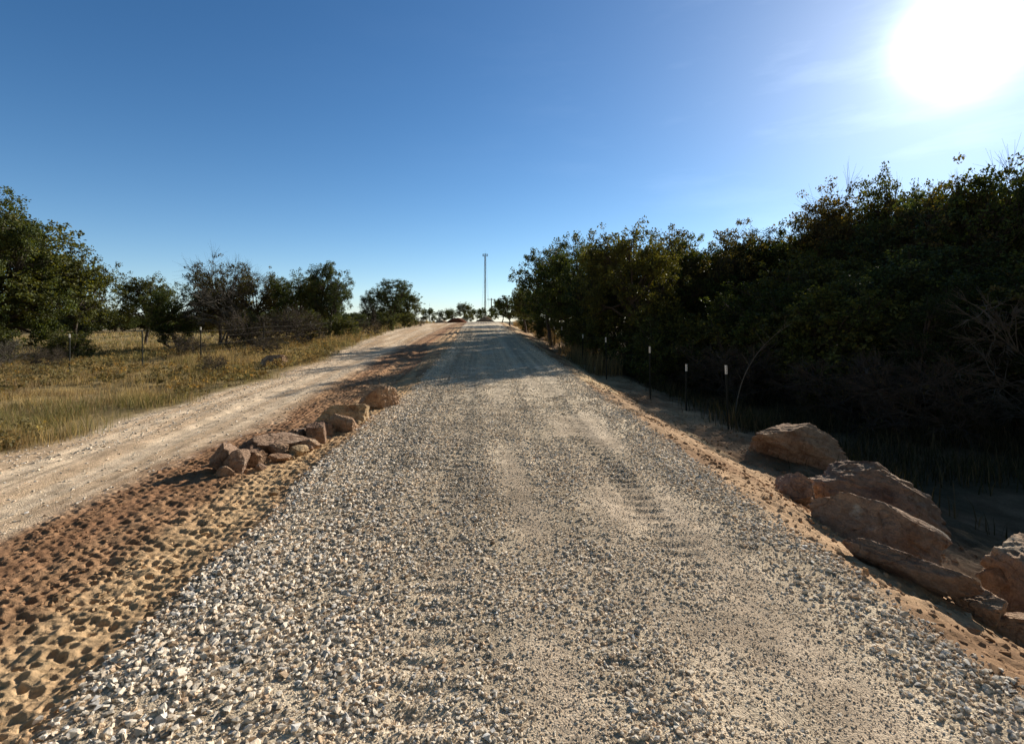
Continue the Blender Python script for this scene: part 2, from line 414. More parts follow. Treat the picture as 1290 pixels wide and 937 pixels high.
for (y0, y1, dens, s0, s1) in [(-3, 1.2, 350, .025, .05), (1.2, 4, 3600, .010, .046), (4, 7, 2900, .012, .046), (7, 12, 1500, .019, .048), (12, 20, 700, .027, .056), (20, 45, 150, .04, .07)]:
    n = int((y1-y0)*4.6*dens)
    y = r.uniform(y0, y1, n); u = r.uniform(-2.32, 2.36, n)
    l, rr = eL(y), eR(y)
    m = 1-.5*sandy(u, y)
    pt = fbm((u+50)*2.2, y*2.2, 3); m = m*(.45+1.1*sstep(.32, .6, pt))
    m = m*sstep(l-.20, l+.03, u)*(1-sstep(rr-.03, rr+.22, u))
    k = r.random(n) < m; y, u = y[k], u[k]; n = len(y)
    s = s0+(s1-s0)*r.random(n)**1.6
    coarse = .8+.35*sstep(-.6, -1.4, u)+.15*sstep(1.5, 1.95, u)
    s = s*coarse*np.where(r.random(n) < .03, 1.45, 1)*(1-.38*sandy(u, y))
    XX.append(u+center(y)); YY.append(y); SS.append(s)
XX, YY, SS = map(np.concatenate, (XX, YY, SS))
print('stones', len(XX))
UU = XX-center(YY); SD_ = sandy(UU, YY); sc = stone_cols(len(XX), r)
sc = cmix(sc, np.array((.72, .61, .46)), np.clip(SD_*.7+.15*sstep(4, 12, YY), 0, .85))*(.72+.55*gstreak(UU, YY))[:, None]
scatter('gravel', XX, YY, SS, sc, 'loose pale crushed limestone covering the straight middle road', .14+.26*SD_, 5)
# grit and fines between the larger stones
n = 95000; y = 1.15+4.6*r.random(n)**1.25; u = r.uniform(-2.15, 2.25, n)
gcol = np.array([[.68, .56, .43]])*r.uniform(.55, 1.3, (n, 1))
HT_BIG = HT; HT = hulls(12, 9, (6, 8))
scatter('grit', u+center(y), y, .005+.012*r.random(n)**1.5, gcol, 'fine tan grit between the stones of the middle road', .2, 15)
HT = HT_BIG
# pebbles on the old road
n = 9000; y = 4+r.random(n)**1.5*26; t = r.random(n); u = oR(y)+(oL(y)-oR(y))*t
k = r.random(n) < .25+.75*sstep(.45, .7, t); y, u = y[k], u[k]
scatter('pebbles', u+center(y), y, r.uniform(.02, .055, len(y)), stone_cols(len(y), r)*.9, 'scattered pale pebbles on the old curving road at left', .28, 6)
# clods of the graded earth
def clods(name, ua, ub, y0, y1, n, label, dark, smax=.05):
    y = y0+(y1-y0)*r.random(n)**1.4; u = ua(y)+(ub(y)-ua(y))*r.random(n)
    k = r.random(n) < sstep(.4, .65, fbm(u*1.5+30, y*1.5, 3))+.12; y, u = y[k], u[k]
    z = 0*y; c = ground_color(u+center(y), y, u, z)*r.uniform(.75, 1.15, len(y))[:, None]*dark
    s = .012+smax*r.random(len(y))**3
    scatter(name, u+center(y), y, s, c, label, .3, 8)
clods('dirt_clods', oR, lambda y: eL(y)-.05, 1.5, 22, 15000, 'small clods of tan earth on the roller-marked dirt strip', 1.)
clods('shoulder_clods', lambda y: eR(y)+.1, lambda y: 4.6+0*y, 1.5, 26, 26000, 'crumbled brown clods of earth along the right shoulder', 1., .07)
# ------------------------------------------------------------------ boulders
_ico = None
def ico():
    global _ico
    if _ico is None:
        bm = bmesh.new(); bmesh.ops.create_icosphere(bm, subdivisions=6, radius=1)
        bm.verts.ensure_lookup_table()
        _ico = (np.array([v.co for v in bm.verts]), np.array([[v.index for v in f.verts] for f in bm.faces])); bm.free()
    return _ico
def rock_mesh(name, seed, L, D, Hh, mat, box_=False, planes=11, sharp=120, top=None):
    """a block bounded by random fracture planes, softened a little and weathered"""
    r = np.random.default_rng(seed); V, F = ico()
    N = r.normal(size=(planes, 3)); N /= np.linalg.norm(N, axis=1, keepdims=True); d = r.uniform(.48, .85, planes)
    if box_:
        B = np.array([[1, 0, 0], [-1, 0, 0], [0, 1, 0], [0, -1, 0], [0, 0, 1], [0, 0, -1.]])+r.normal(size=(6, 3))*.16
        B /= np.linalg.norm(B, axis=1, keepdims=True); N = np.concatenate([N, B]); d = np.concatenate([np.maximum(d, .98), np.full(6, .66)])
    if top is not None:
        t = np.array(top, float); t /= np.linalg.norm(t); N = np.concatenate([N, [t]]); d = np.append(d, .5)
    dots = V@N.T
    q = np.where(dots > 1e-3, dots/d, 1e-3)
    inv = (q**sharp).sum(1)**(1/sharp)
    rad = np.minimum(1/inv, 1.15)
    P = V*rad[:, None]
    o = seed*3.7
    def n3(p, s): return (vnoise(p[:, 0]*s+o, p[:, 1]*s+p[:, 2]*s*.7+o)+vnoise(p[:, 1]*s+9+o, p[:, 2]*s+p[:, 0]*s*.6)+vnoise(p[:, 2]*s+31, p[:, 0]*s-p[:, 1]*s*.5+o))/3-.5
    disp = .04*n3(P, 1.9)+.07*n3(P, 4.5)+.07*n3(P, 10)+.05*n3(P, 23)
    disp += .05*(.45-np.minimum(np.abs(n3(P, 4.2))*5, 1))+.03*(.45-np.minimum(np.abs(n3(P+3, 9.5))*5, 1))
    rid = np.abs(n3(P, 2.1)); disp -= .07*np.exp(-(rid/.014)**2)
    rid = np.abs(n3(P+7, 3.7)); disp -= .035*np.exp(-(rid/.010)**2)      # cracks
    lay = n3(P@np.array([[1, .1, .3], [0, 1, .2], [.2, 0, 6.]]), .9); disp += .016*np.sign(lay)*np.minimum(np.abs(lay)*14, 1)
    P = P*(1+disp[:, None])
    P -= (P.max(0)+P.min(0))/2; P /= (P.max(0)-P.min(0))
    P *= [L, D, Hh]
    P[:, 2] += Hh*.5
    me = make_mesh(name, P, F, mat, None, True)
    try: me.set_sharp_from_angle(angle=R(38))
    except Exception: pass
    return me
def rock(name, seed, x, y, L, D, Hh, yaw, mat, label, group=None, box_=False, sink=.19, tilt=(0, 0), **kw):
    o = link(name, rock_mesh(name, seed, L, D, Hh, M[mat], box_, **kw), None, (x, y, float(height(x, y, False))-sink*Hh), yaw)
    o.rotation_euler = (tilt[0], tilt[1], yaw)
    tag(o, label, 'boulder' if max(L, D) > .35 else 'rock', group); return o
GR = 'boulders lining the right shoulder'; GL = 'rocks piled on the dirt between the two roads'
rock('boulder', 101, 4.55, 8.25, 1.40, .80, .80, -.25, 'red', 'tall reddish boulder at the far end of the right row', GR, tilt=(0, .18), planes=12)
rock('boulder', 102, 3.22, 5.85, .62, .42, .46, -1.1, 'brown', 'small pointed grey-brown boulder between the far red one and the streaked pale one', GR)
rock('boulder', 123, 4.05, 5.80, 1.35, .75, .76, -.55, 'brown', 'large dark brown humped boulder behind the pale streaked boulder', GR, tilt=(0, .16))
rock('boulder', 104, 3.22, 4.62, 1.10, .56, .60, -.5, 'streaked', 'long pale-streaked boulder in front of the dark humped one', GR, tilt=(.15, .20), top=(.0, .8, .9))
rock('boulder', 105, 2.84, 3.66, .80, .26, .30, -.85, 'brown', 'flat grey slab lying along the right edge of the gravel', GR, tilt=(.25, .10), planes=12)
rock('boulder', 106, 3.12, 3.42, .34, .30, .24, -.6, 'red', 'small reddish wedge at the near end of the grey slab', GR)
rock('boulder', 107, 4.22, 4.00, .78, .60, .66, .25, 'red', 'square orange-tan block at the right edge', GR, box_=True, sink=.18)
rock('boulder', 108, 3.38, 3.28, .60, .36, .30, -.45, 'red', 'low rounded red boulder in front of the square block', GR)
rock('rock', 109, 3.98, 5.05, .30, .2, .14, -.6, 'brown', 'small grey stone behind the streaked boulder', GR)
rock('boulder', 201, -3.30, 5.86, .36, .34, .38, .4, 'brown', 'dark upright rock at the near end of the left pile', GL)
rock('boulder', 202, -3.06, 5.78, .40, .20, .32, .75, 'brown', 'dark leaning slab second in the left pile', GL, tilt=(0, -.5))
rock('rock', 203, -2.95, 5.98, .22, .16, .21, .4, 'red', 'small sunlit orange-pink rock in the near half of the left pile', GL, tilt=(0, -.3))
rock('rock', 204, -2.80, 6.12, .26, .2, .12, .5, 'red', 'low flat pink rock between two upright ones in the left pile', GL)
rock('boulder', 205, -3.02, 6.62, .80, .40, .30, .9, 'brown', 'long dark layered rock along the back of the left pile', GL)
rock('rock', 206, -2.68, 6.36, .25, .2, .17, .1, 'tan', 'small pale rock with a rough face low in the left pile', GL)
rock('rock', 207, -2.66, 6.68, .30, .2, .17, .3, 'red', 'small reddish wedge lying before the upright middle rock', GL)
rock('boulder', 208, -2.70, 7.02, .28, .26, .32, .3, 'brown', 'upright blocky brown rock in the middle of the left pile', GL, box_=True)
rock('rock', 209, -2.68, 7.38, .17, .16, .22, .2, 'red', 'narrow pointed rock beside the upright brown one', GL)
rock('boulder', 210, -2.72, 8.05, .82, .62, .42, .15, 'tan', 'big pale yellow flat-topped boulder in the left pile', GL, box_=True, tilt=(-.12, .05))
rock('boulder', 211, -2.55, 7.60, .50, .30, .31, -.1, 'red', 'reddish rock leaning on the pale flat-topped boulder', GL, tilt=(0, .3))
rock('boulder', 219, -2.45, 9.25, .72, .5, .52, -.1, 'red', 'peaked reddish boulder at the far end of the left pile', GL, planes=9)
rock('rock', 213, -2.30, 9.95, .12, .1, .11, 0, 'red', 'fist-sized stone just beyond the peaked boulder', GL)
rock('rock', 214, -2.42, 7.92, .16, .12, .09, .4, 'tan', 'small pale stone at the foot of the flat-topped boulder', GL)
rock('boulder', 220, -7.80, 16.6, .90, .7, .58, 0, 'brown', 'brown boulder half hidden in the dry grass by the old road')
rock('rock', 221, -2.35, 5.0, .10, .07, .06, .2, 'tan', 'single tan stone on the dirt near the gravel edge')
for i, (x, y, L, D, Hh, yw, mt, lb) in enumerate([
    (-3.16, 5.62, .20, .16, .14, .3, 'red', 'small broken red piece at the foot of the two dark near rocks'),
    (-2.88, 5.82, .15, .12, .09, 1.2, 'brown', 'little dark chip of rock in front of the sunlit pink rock'),
    (-2.72, 6.22, .14, .10, .08, .6, 'tan', 'little pale chip of rock by the low flat pink one'),
    (-2.62, 6.55, .15, .12, .10, 2.0, 'brown', 'little brown chip right of the small pale rock'),
    (-2.95, 6.95, .34, .26, .26, .7, 'brown', 'dark jagged rock filling the gap behind the upright blocky one'),
    (-3.22, 6.25, .42, .26, .28, .9, 'brown', 'dark jagged rock behind the sunlit pink one'),
    (-2.93, 6.35, .28, .2, .2, .2, 'red', 'small reddish block wedged at the front of the long dark layered rock'),
    (-2.85, 7.55, .30, .22, .22, .1, 'brown', 'brown rock tucked beside the pale flat-topped boulder')]):
    rock('rock', 300+i, x, y, L, D, Hh, yw, mt, lb, GL, planes=9)
# ------------------------------------------------------------------ steel stakes
def tpost(x, y, h, lean, label, tipl=.14, group=None, white=True):
    z = float(height(x, y, False))
    t = empty('fence_post', (x, y, z), .3); t.rotation_euler = (lean[0], lean[1], .3)
    parts = [box(0, 0, h/2-.2, .036, .005, h+.4), box(0, .018, h/2-.2, .005, .031, h+.4)]
    for k in range(int(h/.055)): parts.append(box(0, -.0055, .05+k*.055, .009, .008, .018))
    V, F = join(parts); link('steel_shaft', make_mesh('steel_shaft', V, F, M['post']), t)
    if white:
        V, F = join([box(0, -.001, h-tipl/2+.002, .041, .012, tipl), box(0, .02, h-tipl/2+.001, .010, .031, tipl)])
        link('painted_tip', make_mesh('painted_tip', V, F, M['white']), t)
    tag(t, label, 'fence post', group)
    return t
GP = 'steel stakes with white tops along the right shoulder'
for x, y, h, ln, lb in [
    (4.31, 10.1, 1.28, (0, -.05), 'white-topped dark stake nearest the red boulder, leaning slightly'),
    (4.12, 12.0, 1.10, (0, 0), 'short white-topped dark stake, second from the red boulder'),
    (3.66, 13.45, 1.38, (0, -.01), 'tall straight white-topped stake, third from the red boulder'),
    (3.18, 17.1, 1.42, (.02, -.03), 'white-topped stake fourth from the red boulder, at the lit dirt edge'),
    (2.93, 21.1, 1.30, (0, .01), 'white-topped stake fifth from the red boulder, in tree shade'),
    (2.60, 26.5, 1.35, (0, 0), 'white-topped stake sixth from the red boulder, thin with distance'),
    (2.43, 29.3, 1.25, (0, .02), 'white-topped stake seventh from the red boulder'),
    (1.62, 42.8, 1.3, (0, 0), 'far stake near the crest, eighth from the red boulder'),
    (.72, 57.0, 1.3, (0, 0), 'farthest white-topped stake by the crest of the road')]:
    tpost(x, y, h, ln, lb, .17, GP)
# old wire fence in the field
fx = [(-26.5, 15.0), (-19.2, 15.3), (-14.2, 16.3), (-12.3, 16.9), (-11.4, 18.6), (-11.0, 22.5), (-10.7, 27.0), (-10.9, 32.0), (-11.4, 40.0)]
fr = empty('wire_fence', (-14.2, 16.3, float(height(-14.2, 16.3, False))))
tag(fr, 'old barbed wire fence on thin steel posts across the grass field', 'fence')
tops = []
for i, (x, y) in enumerate(fx):
    z = float(height(x, y, False)); V, F = join([box(0, 0, .55, .036, .006, 1.4), box(0, .016, .55, .006, .03, 1.4)])
    V = V+np.array([x, y, z])-np.array(fr.location); link('post', make_mesh('post', V, F, M['post']), fr)
    V, F = box(x-fr.location[0], y-fr.location[1], z+1.2-fr.location[2], .042, .016, .11); link('post_cap', make_mesh('post_cap', V, F, M['rust' if i % 2 else 'white']), fr)
for hgt in (.35, .62, .9, 1.12):
    A, B = [], []
    for (x0, y0), (x1, y1) in zip(fx[:-1], fx[1:]):
        z0, z1 = float(height(x0, y0, False)), float(height(x1, y1, False)); n = 8
        pts = [(lerp(x0, x1, t), lerp(y0, y1, t)-.02, lerp(z0, z1, t)+hgt-.16*t*(1-t)) for t in np.linspace(0, 1, n+1)]
        A += pts[:-1]; B += pts[1:]
    V, F = tubes(A, B, np.full(len(A), .0028), np.full(len(A), .0028), 4)
    link('wire', make_mesh('wire', V-np.array(fr.location), F, M['rust']), fr)

# ------------------------------------------------------------------ trees
def leafcloud(C, n_each, spread, size, r, base, var=.45, flat=.75, shell=None):
    """leaf quads around the twig ends C"""
    k = np.repeat(np.arange(len(C)), n_each); n = len(k)
    P = r.normal(size=(n, 3)); P /= np.linalg.norm(P, axis=1, keepdims=True); P = C[k]+P*(r.random((n, 1))**.4)*spread*r.uniform(.6, 1.35, len(C))[k][:, None]*[1, 1, flat]
    nrm = r.normal(size=(n, 3)); nrm[:, 2] += .5; nrm /= np.linalg.norm(nrm, axis=1, keepdims=True)
    ref = r.normal(size=(n, 3)); a = np.cross(nrm, ref); a /= np.linalg.norm(a, axis=1, keepdims=True); b = np.cross(nrm, a)
    s = (size*r.uniform(.6, 1.35, n))[:, None]
    # a lobed leaf seen as a kite: 4 points, folded slightly
    V = np.stack([P-a*s*.55, P-b*s*.34+nrm*s*.1+a*s*.1, P+a*s*.6, P+b*s*.34+nrm*s*.1+a*s*.1], 1).reshape(-1, 3)
    F = np.arange(n*4).reshape(n, 4)
    clump = r.uniform(1-var, 1+var, len(C))[k]
    c = np.array(base)[None]*clump[:, None]*r.uniform(.7, 1.35, n)[:, None]
    y = r.random(n) < .10; c[y] = c[y]*[1.8, 1.5, .9]
    return V, F, np.repeat(c, 4, 0)
def bez(p0, p1, p2, t): return ((1-t)**2)[:, None]*p0+(2*t*(1-t))[:, None]*p1+(t*t)[:, None]*p2
def tree_meshes(name, seed, H, W, base=(.045, .062, .022), lobes=15, twigs=22, leaves=48, leaf=.092, low=.28, bare=0., trunk_r=.13, stems=1, lobe_r=.17, column=False):
    r = np.random.default_rng(seed)
    A, B, ra, rb = [], [], [], []
    def run(p0, p1, p2, r0, r1, n):
        t = np.linspace(0, 1, n+1); Q = bez(p0, p1, p2, t); Q[1:-1] += r.normal(size=(n-1, 3))*.025*np.linalg.norm(p2-p0)
        rr = np.linspace(r0, r1, n+1)
        A.extend(Q[:-1]); B.extend(Q[1:]); ra.extend(rr[:-1]); rb.extend(rr[1:]); return Q
    forks = []
    for s in range(stems):
        lean = r.normal(size=2)*.10*H if stems == 1 else r.normal(size=2)*.16*W
        b0 = np.array([r.normal()*.04*W*(stems > 1), r.normal()*.04*W*(stems > 1), -.15])
        f = np.array([lean[0], lean[1], H*(low+.12)])
        Q = run(b0, b0*.5+f*.5+np.array([r.normal()*.12, r.normal()*.12, 0]), f, trunk_r, trunk_r*.68, 6)
        forks.append((Q, f))
    tips = []
    for i in range(lobes):
        a = i*2.399+r.normal()*.3; hz = low+(1-low-lobe_r*.8)*((i+.5)/lobes)**.8
        if column: prof_ = .5*(1-hz)**.55+.08
        else: prof_ = .5*math.sqrt(max(0, 1-((hz-.52)/.56)**2))
        rr = W*prof_*r.uniform(.45, .95)
        c = np.array([math.cos(a)*rr, math.sin(a)*rr, H*hz*r.uniform(.93, 1.03)])
        lr = H*lobe_r*r.uniform(.65, 1.3)
        Q, f = forks[i % stems]
        st = f if r.random() < .6 else Q[-2]
        mid = st*.45+c*.55+np.array([r.normal()*.2, r.normal()*.2, -.02*H+r.normal()*.2])
        LQ = run(st, mid, c, trunk_r*.5, min(.028, trunk_r*.35), 5)
        nt_ = int(twigs*r.uniform(.7, 1.3))
        for k in range(nt_):
            d = r.normal(size=3); d /= np.linalg.norm(d); d[2] *= .8; d[2] += .12
            e = c+d*lr*r.uniform(.55, 1.15)
            s0 = LQ[-1-int(r.integers(0, 3))]
            run(s0, (s0+e)/2+r.normal(size=3)*.1*lr, e, .012, .004, 3)
            if r.random() > bare: tips.append(e); tips.append((s0+2*e)/3+r.normal(size=3)*.08*H*.5)
            if bare > 0:
                for q in range(8):
                    e2 = e+(d*.6+r.normal(size=3)*.4)*lr*.55; run(e*.8+s0*.2, (e+e2)/2+r.normal(size=3)*.03, e2, .0045, .002, 2)
    V, F = tubes(A, B, ra, rb, 6)
    wood = make_mesh(name+'_trunk', V, F, M['bark'], None, True)
    if tips and leaves:
        Vl, Fl, Cl = leafcloud(np.array(tips), leaves//2, .028*H+.07, leaf, r, base)
        crown = make_mesh(name+'_crown', Vl, Fl, M['leaf'], Cl)
    else: crown = None
    return wood, crown, H
G1 = (.060, .082, .026); G2 = (.080, .092, .030); G3 = (.085, .078, .032); G4 = (.048, .070, .032)
TV = dict(
    oakA=tree_meshes('oak', 1, 6, 5.0, G1, 18, 25, 62),
    oakB=tree_meshes('oak', 2, 6, 4.4, G2, 16, 25, 62, low=.34),
    oakC=tree_meshes('oak', 3, 6, 5.4, G1, 20, 23, 58, lobe_r=.14),
    oakD=tree_meshes('oak', 4, 6, 4.2, G4, 15, 26, 64, stems=2),
    oakE=tree_meshes('oak', 5, 6, 4.8, G3, 17, 23, 56),
    big=tree_meshes('oak', 6, 8, 8.2, G1, 24, 30, 84, leaf=.092, low=.16, trunk_r=.24, lobe_r=.12),
    thin=tree_meshes('oak', 7, 6, 4.6, G3, 18, 19, 44, bare=.28, low=.3),
    cedar=tree_meshes('cedar', 8, 5, 3.0, (.03, .046, .018), 22, 24, 60, leaf=.05, low=.05, column=True, lobe_r=.12),
    dwarf=tree_meshes('oak', 9, 3.2, 3.6, G1, 12, 18, 44, leaf=.09, low=.22, trunk_r=.08, lobe_r=.17),
    bush=tree_meshes('bush', 10, 2.0, 2.4, G2, 14, 20, 44, leaf=.06, low=.10, trunk_r=.03, stems=4, lobe_r=.2),
    scrub=tree_meshes('scrub', 11, 2.2, 2.8, (.07, .06, .035), 16, 18, 18, leaf=.045, low=.08, trunk_r=.03, stems=5, bare=.5, lobe_r=.22),
    barebush=tree_meshes('brush', 12, 3.0, 3.6, G3, 20, 16, 0, low=.1, trunk_r=.035, stems=5, bare=1.0, lobe_r=.2),
    baretree=tree_meshes('bare', 13, 4.2, 3.0, G3, 12, 10, 0, low=.34, trunk_r=.055, bare=1.0, lobe_r=.16),
)
protos = {}
def plant(kind, x, y, H, label, cat='tree', name='oak_tree', group=None, wscale=1, rot=None, pale=False):
    wood, crown, H0 = TV[kind]; key = (kind, name, pale)
    s = H/H0; z = float(height(x, y, False))-.04
    rz = rng.uniform(0, 6.28) if rot is None else rot
    if key not in protos:
        t = empty(name, (0, 0, 0)); tr = link('trunk' if cat == 'tree' else 'stems', wood, t)
        if crown is not None: link('crown' if cat == 'tree' else 'foliage', crown, t)
        if pale:
            w2 = wood.copy(); w2.materials.clear(); w2.materials.append(M['palebark']); tr.data = w2
        protos[key] = t
    else:
        t = copy_tree(protos[key])
        for k in ('group', 'label', 'category'):
            if k in t: del t[k]
    t.location = (x, y, z); t.rotation_euler = (0, 0, rz); t.scale = (s*wscale, s*wscale, s)
    return tag(t, label, cat, group)
GT = 'oaks in the dense thicket right of the road'
for kind, x, y, H, ws, lb in [
    ('dwarf', -1.2, 64, 3.0, 1, 'smallest round oak at the crest on the right side of the road'),
    ('dwarf', -.2, 52, 3.4, 1, 'low dark oak just short of the crest at right'),
    ('oakB', 1.1, 42, 4.0, 1, 'mid-height oak between the crest bushes and the tall leaning oak'),
    ('oakA', 2.45, 31, 6.6, .85, 'first tall oak at the left end of the right-hand thicket'),
    ('oakC', 3.45, 26.5, 6.1, .8, 'second tall oak from the left in the right-hand thicket'),
    ('oakD', 4.35, 23.5, 5.6, .85, 'oak behind the fifth white-topped stake'),
    ('oakB', 4.7, 20.9, 6.15, .85, 'tallest of the middle oaks with a square clumpy top'),
    ('oakA', 8.17, 26.23, 6.99, .8, 'bushy oak to the right of the square-topped oak'),
    ('oakE', 9.76, 25.62, 6.87, .85, 'brown-tinged oak at the middle of the right-hand thicket'),
    ('oakD', 11.42, 26.0, 6.3, .8, 'lower oak in the dip of the right tree line'),
    ('cedar', 13.04, 26.0, 6.9, 1.1, 'dark cedar just right of the dip in the tree line'),
    ('oakC', 14.42, 26.0, 6.9, .8, 'oak behind the crooked bare sapling'),
    ('oakB', 15.2, 25.0, 7.2, .85, 'oak under the rising part of the right tree line'),
    ('oakE', 16.24, 24.0, 7.9, .85, 'russet-leaved oak beside the bare twiggy top'),
    ('thin', 15.9, 24.2, 8.3, .75, 'half bare oak whose twigs show above the right tree line'),
    ('oakA', 18.2, 24.0, 9.1, .6, 'tallest oak of the right thicket, its leafy top against the sun glow'),
    ('oakD', 16.3, 19.0, 7.1, .85, 'oak right of the tallest one in the right thicket'),
    ('thin', 16.7, 18.0, 7.6, .8, 'thin-leaved oak near the right edge with sky through its crown'),
    ('oakC', 17.1, 17.0, 7.6, .8, 'oak at the right edge of the view'),
    ('oakB', 18.7, 16.5, 7.7, .9, 'oak cut off by the right edge of the view')]:
    plant(kind, x, y, H, lb, 'tree', 'cedar_tree' if kind == 'cedar' else 'oak_tree', GT, ws)
GI = 'oaks filling the inside of the right-hand thicket'
for i, (x, y, H) in enumerate([(5.2, 31, 5.6), (6.5, 27, 5.8), (8, 25, 5.6), (9.8, 27, 6.0), (12, 28, 6.2), (14.5, 26, 6.4), (17.0, 24.5, 6.6), (18.2, 21.5, 6.6), (20, 20, 6.8), (21, 18, 6.8), (14.6, 22.6, 5.6), (12.6, 22.6, 4.6), (10.6, 22.8, 4.4), (15.8, 21, 6.2), (17.2, 22.5, 7.2), (3.2, 38, 4.8), (4.5, 35, 5), (1.6, 50, 3.6), (16, 29, 6.4), (19.5, 14.5, 6), (11.5, 27, 5.5), (20.5, 12.5, 5.8), (20.2, 10.2, 5.5)]):
    plant(('oakA', 'oakB', 'oakC', 'oakD', 'oakE')[i % 5], x, y, H, 'dark oak deep inside the thicket behind the front row of trees', 'tree', 'oak_tree', GI, .95)
GB = 'leafy bushes along the foot of the right-hand thicket'
for i, (x, y, H) in enumerate([(3.6, 29, 2.0), (4.0, 25, 2.2), (4.7, 22.0, 2.6), (5.6, 19.8, 2.7), (6.6, 19.5, 2.6), (7.6, 18.6, 2.7), (8.5, 17.8, 2.9), (9.3, 16.5, 3.0), (10.0, 15.2, 3.1), (11.6, 14.6, 3.3), (12.9, 14.0, 3.5), (13.4, 12.6, 3.5), (14.2, 11.6, 3.6), (14.6, 15.2, 4.0), (16, 13.5, 4.0), (15.8, 11.0, 3.8), (5.3, 17.4, 1.9), (2.6, 36, 1.8), (1.7, 45, 1.8)]):
    plant('bush', x, y, H, 'leafy green bush at the foot of the right-hand thicket', 'bush', 'bush', GB, 1.15)
for x, y, H, lb in [(11.6, 13.2, 3.6, 'dark cedar behind the leafless bushes, left one of three'), (12.6, 11.8, 3.7, 'dark cedar behind the leafless bushes, middle one of three'), (13.0, 10.2, 3.6, 'dark cedar behind the leafless bushes, right one of three')]:
    plant('cedar', x, y, H, lb, 'tree', 'cedar_tree', 'dark cedars behind the leafless bushes', 1.3)
GS = 'bare-stemmed scrub in front of the right-hand thicket'
for i, (x, y, H) in enumerate([(6.9, 15.4, 2.0), (8.6, 12.8, 1.9), (8.9, 11.2, 2.0), (10.4, 8.6, 1.5)]):
    plant('scrub', x, y, H, 'grey-brown twiggy scrub standing in the shade before the thicket', 'shrub', 'scrub', GS, 1.2)
plant('barebush', 11.9, 11.6, 3.5, 'leafless bush with drooping branches in front of the dark leafy trees', 'bush', 'bare_bush', None, 1.0, None, True)
for kind, x, y, H, lb in [
    ('oakC', 10.4, 15.4, 3.9, 'low oak behind the second stake from the red boulder'), ('oakD', 11.9, 15.0, 4.3, 'low two-stemmed oak in the middle of the shaded right side'),
    ('oakA', 13.0, 13.2, 4.3, 'low leafy oak in front of the thin-leaved one near the right edge'), ('cedar', 10.6, 12.6, 3.3, 'dark low cedar left of the leafless bush'),
    ('oakE', 14.0, 11.8, 4.2, 'low brownish oak at the right edge in front of the tall ones'), ('cedar', 12.6, 10.0, 3.2, 'dark low cedar right of the leafless bush'),
    ('oakC', 9.0, 18.0, 3.9, 'low oak behind the nearest stake'), ('oakD', 13.6, 16.2, 5.0, 'mid-height oak under the tall thin-leaved crown'), ('oakB', 12.0, 19.2, 5.2, 'mid-height oak below the middle of the right tree line')]:
    plant(kind, x, y, H, lb, 'tree', 'cedar_tree' if kind == 'cedar' else 'oak_tree', 'low trees in the shade before the right-hand thicket', 1.25)
# crooked bare sapling
V, F = [], []
t = np.linspace(0, 1, 15); Q = bez(np.array([0, 0, -.1]), np.array([.0, 0, 1.5]), np.array([1.35, .1, 2.25]), t)
Vt, Ft = tubes(Q[:-1], Q[1:], np.linspace(.016, .006, 14), np.linspace(.015, .004, 14), 5)
tw = [(Q[i], Q[i]+np.array([.25*math.cos(i*2.1), .3*math.sin(i*1.3), .28]), .005, .002) for i in range(5, 14)]
V2, F2 = tubes([a[0] for a in tw], [a[1] for a in tw], [.005]*9, [.002]*9, 4)
o = link('sapling', make_mesh('sapling', *join([(Vt, Ft), (V2, F2)]), M['palebark'], None, True), None, (5.0, 11.4, float(height(5.0, 11.4, False))))
tag(o, 'crooked bare sapling arching to the right behind the nearest stakes', 'sapling')
# left
for kind, x, y, H, ws, lb in [
    ('big', -26.6, 25.5, 8.6, .82, 'biggest oak, filling the left edge of the field'),
    ('oakB', -25.0, 28.8, 6.4, .85, 'oak growing against the right side of the biggest one'),
    ('oakB', -27.0, 27.0, 9.0, 1.1, 'oak cut off by the left edge of the view'),
    ('oakD', -28.3, 33, 5.0, .7, 'lower oak behind the right flank of the biggest one'),
    ('oakB', -33.2, 46, 6.7, .9, 'lone oak with one dark trunk in the middle of the field'),
    ('oakA', -42.5, 50, 4.6, 1, 'low oak left of the lone one with a dark trunk'),
    ('oakC', -25.2, 38, 5.0, .95, 'spreading oak at the left end of the middle group'),
    ('thin', -21.4, 37.2, 6.9, .85, 'half bare oak rising highest in the middle group'),
    ('oakE', -21.8, 38.4, 5.3, .9, 'brown oak under the half bare one'),
    ('thin', -18.8, 37.6, 5.7, .85, 'second half bare oak right of the highest one'),
    ('oakE', -17.0, 38, 4.4, .9, 'low brownish oak between the middle group and the dark pair'),
    ('oakA', -14.9, 35, 4.9, .85, 'dark round oak left of the one by the old road'),
    ('oakB', -13.0, 34.2, 4.4, .8, 'smaller oak squeezed between two dark ones'),
    ('oakD', -12.0, 33.4, 5.1, .72, 'dark oak nearest the old road with a side limb toward the sky'),
    ('dwarf', -12.9, 44, 1.6, 1, 'low oak behind the bend of the old road'),
    ('cedar', -17.0, 60, 4.6, .9, 'left tree of the dark clump beyond the bend'),
    ('oakD', -13.9, 58.5, 5.5, 1.1, 'tallest rounded tree of the dark clump beyond the bend'),
    ('oakB', -12.6, 61, 4.2, 1, 'right shoulder tree of the dark clump beyond the bend')]:
    plant(kind, x, y, H, lb, 'tree', 'cedar_tree' if kind == 'cedar' else 'oak_tree', 'trees scattered over the left field', ws)
plant('baretree', -18.0, 31.0, 4.3, 'pale leafless tree in front of the half bare oaks', 'tree', 'bare_tree', None, 1, None, True)
